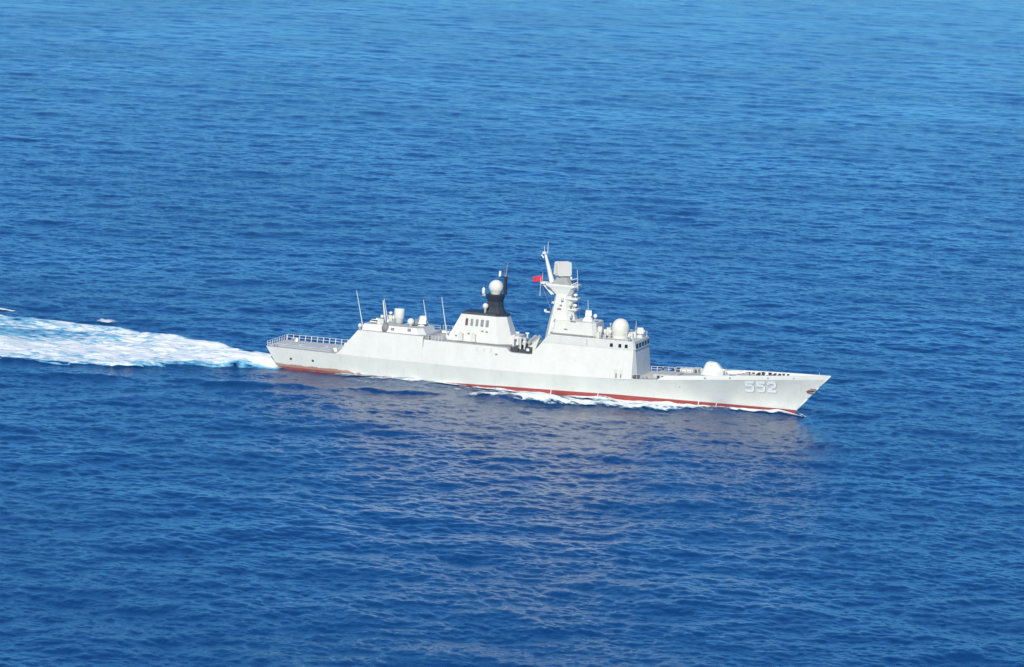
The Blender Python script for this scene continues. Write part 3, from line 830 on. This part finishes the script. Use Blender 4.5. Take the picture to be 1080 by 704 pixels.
# ------------------------------------------------------------------ flag at the mast yard
fl = bpy.data.objects.new('flag', None)
C.objects.link(fl); fl.location = (65.1, -0.6, 26.1)
fl['label'] = 'small red flag flying aft of the tall radar mast'
fl['category'] = 'flag'
v = []; f = []
nx, nz = 14, 8; FW, FH = 2.3, 1.3
for i in range(nx+1):
    for j in range(nz+1):
        a = i/nx; b = j/nz
        v.append((-a*FW, 0.28*math.sin(a*7.5+b*1.2)*a, (b-0.5)*FH*(1-0.12*a)-0.25*a+0.10*math.sin(a*6)))
for i in range(nx):
    for j in range(nz):
        q = i*(nz+1)+j; f.append((q, q+nz+1, q+nz+2, q+1))
o = link('flag_cloth', v, f, M_FLAG, fl, True)
sd_ = o.modifiers.new('thickness', 'SOLIDIFY'); sd_.thickness = 0.03
MB().tube((0.03, 0, -1.3), (0.03, 0, 1.6), 0.035, n=6).build('halyard', M_BRIGHT, fl)

# ------------------------------------------------------------------ sea
def fft_tile(N, L, lmin, lmax, theta, spread, seed, std, chop):
    rng = np.random.default_rng(seed)
    k1 = 2*np.pi*np.fft.fftfreq(N, L/N)
    kx, ky = np.meshgrid(k1, k1, indexing='ij')
    k = np.hypot(kx, ky); k[0, 0] = 1e-9
    dirn = np.abs((kx*np.cos(theta)+ky*np.sin(theta))/k)**spread + 0.22
    P = dirn/k**4
    lo, hi = 2*np.pi/lmax, 2*np.pi/lmin
    P *= 1/(1+np.exp(-(k-lo)/(0.12*lo)))*1/(1+np.exp((k-hi)/(0.15*hi)))
    P[0, 0] = 0
    ph = np.fft.fft2(rng.standard_normal((N, N)))
    Hh = ph*np.sqrt(P)
    h = np.real(np.fft.ifft2(Hh))
    sc = std/h.std()
    dx = np.real(np.fft.ifft2(-1j*kx/k*Hh)); dy = np.real(np.fft.ifft2(-1j*ky/k*Hh))
    return dict(N=N, L=L, a=np.stack([h*sc, dx*sc*chop, dy*sc*chop]).astype(np.float32))
def sample(t, x, y):
    N, L, a = t['N'], t['L'], t['a']
    u = (x/L*N) % N; v = (y/L*N) % N
    i = np.floor(u).astype(np.int32); j = np.floor(v).astype(np.int32)
    fu = (u-i).astype(np.float32); fv = (v-j).astype(np.float32)
    i %= N; j %= N; i1 = (i+1) % N; j1 = (j+1) % N
    return (a[:, i, j]*(1-fu)*(1-fv)+a[:, i1, j]*fu*(1-fv)+a[:, i, j1]*(1-fu)*fv+a[:, i1, j1]*fu*fv)
WIND = math.radians(100)
TA = fft_tile(512, 613.0, 9, 34, WIND, 1.2, 11, 0.195, 1.1)
TB = fft_tile(512, 193.0, 2.4, 9.5, WIND+0.25, 0.9, 12, 0.080, 1.5)
TC = fft_tile(512, 83.0, 0.55, 3.8, WIND-0.2, 0.8, 13, 0.043, 1.5)
KBx = np.linspace(0, 134, 200); WBv = np.array([wb(x) for x in KBx])
def near_edge(x): return np.interp(-x, [-8, 0, 6, 16, 25, 40, 56, 90, 150, 260], [5.5, 6.3, 8.5, 12.5, 18.5, 26, 31, 37, 44, 52])
def far_edge(x): return np.interp(-x, [-8, 0, 6, 16, 25, 40, 56, 90, 150, 260], [5.5, 6.6, 12, 17, 19, 24, 28, 29, 36, 46])
def wake_in(x, y):
    """1 inside the churned wake, fading at its edges"""
    ne, fe = near_edge(x), far_edge(x)
    d = np.where(y < 0, ne+y, fe-y)
    return np.clip(d/4.0+0.5, 0, 1)*np.clip((7-x)/5, 0, 1)*np.clip((x+330)/120, 0, 1)
def ship_waves(x, y):
    ay = np.abs(y)
    inb = (x > -5) & (x < 130)
    b = np.interp(x, KBx, WBv)
    d = np.clip(ay-b, 0, None)
    A = np.interp(x, [-12, 0, 12, 22, 34, 44, 56, 66, 80, 100, 116, 124, 128, 130], [0, .25, .15, .5, .95, .75, .45, .55, .6, .65, .8, .9, .3, 0])
    z = A*np.exp(-(d/4.0)**2)
    # diverging crest leaving the bow: steep outboard face
    cy = np.interp(-x, [-124, -110, -90, -70, -55, -20, 30, 120], [1.5, 6.0, 11.0, 14.5, 17.2, 27, 42, 70])
    e = ay-cy
    amp = np.interp(-x, [-125, -110, -90, -60, -20, 60, 140], [0, .45, .6, .85, .6, .35, 0])
    amp = amp*(0.72+0.34*np.sin(x*0.19+1.0)+0.16*np.sin(x*0.47))
    z += amp*np.where(e > 0, np.exp(-(e/1.9)**2), np.exp(-(e/4.2)**2))
    z -= 0.35*amp*np.exp(-((e-5.5)/3.2)**2)
    # stern crests along the wake
    sy = np.where(y < 0, near_edge(x), far_edge(x))+1.0
    e2 = ay-sy
    am2 = np.interp(-x, [-4, 8, 25, 60, 120, 240], [0, .2, .5, .5, .3, 0])
    z += am2*np.where(e2 > 0, np.exp(-(e2/2.0)**2), np.exp(-(e2/3.5)**2)) - 0.45*am2*np.exp(-((e2-6)/3.2)**2)
    return z
def sea_disp(x, y, sp=None):
    wa = 1.0 if sp is None else np.clip(1.5-1.6*sp/16, 0, 1)
    wbb = 1.0 if sp is None else np.clip(1.5-1.6*sp/7, 0, 1)
    wc = 1.0 if sp is None else np.clip(1.5-1.6*sp/3.0, 0, 1)
    D = sample(TA, x, y)*wa
    k = sample(TB, x*0.94+y*0.34, y*0.94-x*0.34)*wbb
    D = D + k
    D = D + sample(TC, x*0.88-y*0.47, y*0.88+x*0.47)*wc
    w = wake_in(x, y)
    D[1:] *= (1-0.8*w)
    # the hull pushes the swell down a little at its side so nothing pokes through
    b = np.interp(x, KBx, WBv); dd = np.clip(np.abs(y)-b, 0, None)
    calm = np.where((x > -3) & (x < 128), np.exp(-(dd/3.0)**2), 0)
    D[1:] *= (1-calm)
    h = D[0]*(1-0.55*w)*(1-0.75*calm) + ship_waves(x, y)
    return D[1], D[2], h

CX, CY = cam_pos.x, cam_pos.y
def radial():
    r = [0.5, 40, 90, 150, 220, 290, 350, 400, 440, 470, 495]; 
    while r[-1] < 4200:
        a = r[-1]
        r.append(a+max(0.16, (0.36 if a < 1500 else 0.45)*a*a/(136.8*3792)))
    while r[-1] < 45000: r.append(r[-1]*1.12)
    return np.array(r)
RR = radial()
fine = 0.00031
tc = np.arange(-0.21, 0.21, fine)
left = []; t = -0.21; st_ = fine
while t > -math.pi+0.05:
    st_ = min(st_*1.12, 0.09); t -= st_; left.append(t)
left = np.array(left[::-1]); right = -left
TH = np.concatenate([left, tc, right[right > tc[-1]+0.0005][::1] if False else np.sort(-left)])
TH = np.unique(TH)
TH = TH[np.concatenate([[True], np.diff(TH) > 1e-6])]
R2, T2 = np.meshgrid(RR, TH, indexing='ij')
dr = np.gradient(RR)[:, None]*np.ones_like(T2); dt = np.gradient(TH)[None, :]*R2
sp = np.maximum(dr*0.9, dt)
X = (CX+R2*np.cos(YAW+T2)).ravel(); Y = (CY+R2*np.sin(YAW+T2)).ravel(); SP = sp.ravel()
DX, DY, DZ = sea_disp(X, Y, SP)
DZ = DZ - 0.18*np.clip(wake_in(X-0.0, Y*1.0)*4.0/4.0*2-1.0, 0, 1)                      # the foam sheet covers this dip
drop = (R2.ravel()**2)/(2*6.371e6)                # earth curvature
co = np.stack([X+DX, Y+DY, DZ-drop], 1).astype(np.float32)
nr, nt = R2.shape
ii, jj = np.meshgrid(np.arange(nr-1), np.arange(nt-1), indexing='ij')
a = (ii*nt+jj).ravel()
quads = np.stack([a, a+nt, a+nt+1, a+1], 1)
# close the circle behind the camera
a0 = (np.arange(nr-1)*nt)+nt-1; b0 = np.arange(nr-1)*nt
quads = np.concatenate([quads, np.stack([a0, a0+nt, b0+nt, b0], 1)]).astype(np.int32)
def big_mesh(name, co, quads, mat):
    me = bpy.data.meshes.new(name)
    me.vertices.add(len(co)); me.vertices.foreach_set('co', co.ravel())
    me.loops.add(quads.size); me.loops.foreach_set('vertex_index', quads.ravel())
    me.polygons.add(len(quads))
    me.polygons.foreach_set('loop_start', np.arange(0, quads.size, 4, dtype=np.int32))
    me.polygons.foreach_set('use_smooth', np.ones(len(quads), dtype=bool))
    me.materials.append(mat)
    me.update(calc_edges=True)
    o = bpy.data.objects.new(name, me); C.objects.link(o)
    return o

def water_material():
    m, n, l, p = new_mat('sea_water')
    geo = nd(n, 'ShaderNodeNewGeometry')
    p.inputs['Base Color'].default_value = (0.0, 0.037, 0.142, 1)
    p.inputs['Roughness'].default_value = 0.08
    p.inputs['IOR'].default_value = 1.42
    p.inputs['Specular Tint'].default_value = (0.72, 0.95, 1.0, 1)
    mp = nd(n, 'ShaderNodeMapping')
    mp.inputs['Rotation'].default_value = (0, 0, WIND-0.1)
    mp.inputs['Scale'].default_value = (1.0, 0.55, 1.0)
    l.new(geo.outputs['Position'], mp.inputs[0])
    n1 = nd(n, 'ShaderNodeTexNoise'); n1.inputs['Scale'].default_value = 1.15; n1.inputs['Detail'].default_value = 5; n1.inputs['Roughness'].default_value = 0.62
    l.new(mp.outputs[0], n1.inputs['Vector'])
    big = nd(n, 'ShaderNodeTexNoise'); big.inputs['Scale'].default_value = 0.012; big.inputs['Detail'].default_value = 4
    mp2 = nd(n, 'ShaderNodeMapping'); mp2.inputs['Scale'].default_value = (0.8, 0.8, 1)
    l.new(geo.outputs['Position'], mp2.inputs[0]); l.new(mp2.outputs[0], big.inputs['Vector'])
    r = nd(n, 'ShaderNodeMapRange')
    r.inputs['From Min'].default_value = 0.32; r.inputs['From Max'].default_value = 0.68
    r.inputs['To Min'].default_value = 0.06; r.inputs['To Max'].default_value = 0.30
    l.new(big.outputs[0], r.inputs[0])
    b = nd(n, 'ShaderNodeBump')
    b.inputs['Strength'].default_value = 1.0
    l.new(r.outputs[0], b.inputs['Distance'])
    l.new(n1.outputs[0], b.inputs['Height'])
    l.new(b.outputs[0], p.inputs['Normal'])
    return m
M_SEA = water_material()
sea = big_mesh('sea', co, quads, M_SEA)
sea['kind'] = 'structure'

# ------------------------------------------------------------------ foam
def foam_material(name, turq=True):
    m, n, l, p = new_mat(name)
    geo = nd(n, 'ShaderNodeNewGeometry')
    at = nd(n, 'ShaderNodeAttribute', attribute_name='foam_amount')
    mp = nd(n, 'ShaderNodeMapping'); mp.inputs['Scale'].default_value = (0.30, 0.62, 0.6)
    l.new(geo.outputs['Position'], mp.inputs[0])
    ns = nd(n, 'ShaderNodeTexNoise'); ns.inputs['Scale'].default_value = 0.9; ns.inputs['Detail'].default_value = 9; ns.inputs['Roughness'].default_value = 0.66
    l.new(mp.outputs[0], ns.inputs['Vector'])
    ctr = nd(n, 'ShaderNodeMath', operation='MULTIPLY_ADD'); l.new(ns.outputs[0], ctr.inputs[0]); ctr.inputs[1].default_value = 2.1 if turq else 1.7; ctr.inputs[2].default_value = -0.55 if turq else -0.35
    add = nd(n, 'ShaderNodeMath', operation='ADD'); l.new(at.outputs['Fac'], add.inputs[0]); l.new(ctr.outputs[0], add.inputs[1])
    white = nd(n, 'ShaderNodeMapRange'); white.inputs['From Min'].default_value = 1.02; white.inputs['From Max'].default_value = 1.24
    l.new(add.outputs[0], white.inputs[0])
    alpha = nd(n, 'ShaderNodeMapRange'); alpha.inputs['From Min'].default_value = 0.55 if turq else 0.91; alpha.inputs['From Max'].default_value = 0.72 if turq else 1.12
    l.new(add.outputs[0], alpha.inputs[0])
    mx = nd(n, 'ShaderNodeMix', data_type='RGBA')
    mx.inputs[6].default_value = (0.20, 0.50, 0.66, 1) if turq else (0.35, 0.50, 0.60, 1)
    mx.inputs[7].default_value = (0.86, 0.87, 0.86, 1)
    l.new(white.outputs[0], mx.inputs[0])
    base = nd(n, 'ShaderNodeMix', data_type='RGBA')
    deep = nd(n, 'ShaderNodeMapRange'); deep.inputs['From Min'].default_value = 0.72; deep.inputs['From Max'].default_value = 0.98
    l.new(add.outputs[0], deep.inputs[0]); l.new(deep.outputs[0], base.inputs[0])
    base.inputs[6].default_value = (0.02, 0.15, 0.36, 1) if turq else mx.inputs[6].default_value
    base.inputs[7].default_value = mx.inputs[6].default_value
    l.new(base.outputs[2], mx.inputs[6])
    l.new(mx.outputs[2], p.inputs['Base Color'])
    l.new(alpha.outputs[0], p.inputs['Alpha'])
    p.inputs['Roughness'].default_value = 0.6
    n2 = nd(n, 'ShaderNodeTexNoise'); n2.inputs['Scale'].default_value = 2.2; n2.inputs['Detail'].default_value = 6
    l.new(geo.outputs['Position'], n2.inputs['Vector'])
    b = nd(n, 'ShaderNodeBump'); b.inputs['Distance'].default_value = 0.15
    l.new(n2.outputs[0], b.inputs['Height']); l.new(b.outputs[0], p.inputs['Normal'])
    return m
M_WAKE = foam_material('wake_foam', True)
M_FOAM = foam_material('crest_foam', False)
TF = fft_tile(512, 90.0, 1.2, 12, 0.4, 0.3, 31, 0.20, 0.0)
def foam_sheet(name, X, Y, dens, mat, lump, lift, label, cat, extra=None):
    nr, nt = X.shape
    x, y, d = X.ravel(), Y.ravel(), dens.ravel()
    dx, dy, dz = sea_disp(x, y)
    l = sample(TF, x*0.6, y)[0]
    z = dz + lift + np.clip(l, -0.25, 1)*lump*np.clip((d-0.38)*4, 0, 1)
    if extra is not None: z = z + extra.ravel()
    co = np.stack([x+dx, y+dy, z], 1).astype(np.float32)
    ii, jj = np.meshgrid(np.arange(nr-1), np.arange(nt-1), indexing='ij')
    a = (ii*nt+jj).ravel()
    q = np.stack([a, a+1, a+nt+1, a+nt], 1).astype(np.int32)
    keep = d[q].max(1) > 0.02
    q = q[keep]
    used, inv = np.unique(q, return_inverse=True)
    o = big_mesh(name, co[used], inv.reshape(q.shape).astype(np.int32), mat)
    at = o.data.attributes.new('foam_amount', 'FLOAT', 'POINT')
    at.data.foreach_set('value', d[used].astype(np.float32))
    o['label'] = label; o['category'] = cat; o['kind'] = 'stuff'
    return o
# churned wake astern
xs = np.arange(7.0, -230, -0.45); vs = np.linspace(-1, 1, 220)
XX, VV = np.meshgrid(xs, vs, indexing='ij')
YY = np.where(VV < 0, VV*(near_edge(XX)+3.5), VV*(far_edge(XX)+3.5))
edge_in = (1-np.abs(VV))*np.where(VV < 0, near_edge(XX)+3.5, far_edge(XX)+3.5)
edge_in = edge_in + 1.9*sample(TF, XX.ravel()*0.33+5, YY.ravel()*0.7)[0].reshape(XX.shape)/0.2*np.clip(1.4-edge_in/8, 0, 1)*np.clip(-XX/12, 0, 1)
edge_in = np.clip(edge_in, 0, None)
dens = np.clip(edge_in/5.0, 0, 1)*0.60 + 0.10*sample(TF, XX.ravel()*0.5, YY.ravel()*0.8)[0].reshape(XX.shape)/0.2*np.clip(1.3-edge_in/7, 0, 1)*np.clip(edge_in/1.5, 0, 1)
n_ = sample(TF, XX.ravel()*0.10+7, YY.ravel()*0.42+3)[0].reshape(XX.shape)/0.2
aft = np.clip(-XX/55, 0, 1)
band = np.exp(-((YY-6-0.05*(-XX))/7.5)**2)*np.clip((-XX-38)/25, 0, 1)
dens += np.clip(0.34-0.26*aft, 0, 1)*np.clip(edge_in/6, 0, 1) + 0.08*n_*np.clip(aft*1.5, 0, 1) - 0.30*band
dens *= np.clip((XX+235)/120, 0, 1)**0.5
dens *= np.clip((XX*-1+5.5)/2.5, 0, 1)
MOUND = 1.8*np.exp(-((XX+5)/13.0)**2)*np.clip(1-(YY/(7.5+0.45*np.abs(XX)))**2, 0, 1)
MOUND *= np.clip((-XX+4)/5, 0, 1)
MOUND -= 0.42*(1-np.clip(edge_in/3.5, 0, 1))
foam_sheet('wake_foam', XX, YY, np.clip(dens, 0, 1), M_WAKE, 1.3, 0.12,
           'broad white churned wake trailing left from the stern of the warship', 'wake', MOUND)
# foam hugging the hull and on the diverging crest, starboard and port
xs = np.arange(128.5, 9, -0.4); ws = np.arange(-0.6, 22, 0.3)
for side in (-1, 1):
    XX, DD = np.meshgrid(xs, ws, indexing='ij')
    bb = np.interp(XX, KBx, WBv)
    YY = side*(bb+DD)
    n_ = sample(TF, XX.ravel()*0.35+11*side, YY.ravel()*0.6)[0].reshape(XX.shape)/0.2
    wdt = np.interp(XX, [10, 20, 35, 50, 64, 80, 100, 116, 128], [1.5, 3.0, 3.5, 2.0, 1.9, 3.2, 3.6, 2.8, 1.4])
    hug = 1.04*np.exp(-(np.clip(DD-wdt*0.35, 0, None)/(wdt*0.75))**2)*np.interp(XX, [12, 34, 46, 58, 70, 84, 100, 127, 128.5], [0.46, .54, .56, .74, .82, .72, .74, .84, .6])
    cy = np.interp(-XX, [-124, -110, -90, -70, -55, -20], [1.5, 6.0, 11.0, 14.5, 17.2, 27])
    e = np.abs(YY)-cy
    am = np.interp(XX, [46, 52, 56, 60, 63, 66, 72, 84, 92, 100, 118], [0, 0, .78, .78, .2, .80, .78, .66, .66, .5, .3])
    crest = am*1.2*np.exp(-((e+0.3)/2.6)**2)
    spill = 0.62*np.interp(XX, [12, 24, 45, 62, 80, 100, 110], [0, .7, .85, .8, 1, .9, .4])*np.where(XX < 55, np.exp(-(DD/9.0)**2), 1.0)*np.where((e < 0) & (DD > 0), 1, 0)
    dn = np.maximum(np.maximum(hug, crest), spill)+0.05*n_
    dn *= np.clip((DD+0.6)/0.3, 0, 1)*np.clip((22-DD)/2, 0, 1)*np.clip((XX-10)/8, 0, 1)
    foam_sheet('bow_wave_foam', XX, YY, np.clip(dn, 0, 1), M_FOAM, 1.0, 0.16,
               'white foam of the bow wave along the ' + ('near, lit side of the hull' if side < 0 else 'far side of the hull'), 'foam')
# scattered breaking crests
caps = [(-62, 41.0, 3.8, 2.2, 'small breaking whitecap just beyond the far edge of the wake'),
        (-91, 44.0, 4.2, 1.0, 'small whitecap at the far left beyond the wake')]
for (x0, y0, lx, ly, lab) in caps:
    XX, YY = np.meshgrid(np.arange(x0-lx*1.6, x0+lx*1.6, 0.3), np.arange(y0-ly*2.5, y0+ly*2.5, 0.3), indexing='ij')
    q = ((XX-x0)/lx)**2+((YY-y0-0.08*(XX-x0))/ly)**2
    foam_sheet('whitecap', XX, YY, np.clip((0.80 if ly > 0.8 else 0.62)*np.exp(-q), 0, 1)*(q < 3.5), M_FOAM, 0.5, 0.12, lab, 'whitecap')

# ------------------------------------------------------------------ sea air
hz = MB().box((0, 0, 15), (102000, 102000, 400)).build('haze', M_DARK)
hm = bpy.data.materials.new('haze'); hm.use_nodes = True
hn = hm.node_tree.nodes; hn.clear()
ho = hn.new('ShaderNodeOutputMaterial'); hv = hn.new('ShaderNodeVolumePrincipled')
hv.inputs['Color'].default_value = (0.46, 0.74, 1.0, 1)
hv.inputs['Density'].default_value = 0.00004
hv.inputs['Anisotropy'].default_value = 0.0
hm.node_tree.links.new(hv.outputs[0], ho.inputs['Volume'])
hz.data.materials.clear(); hz.data.materials.append(hm)
hz['kind'] = 'stuff'
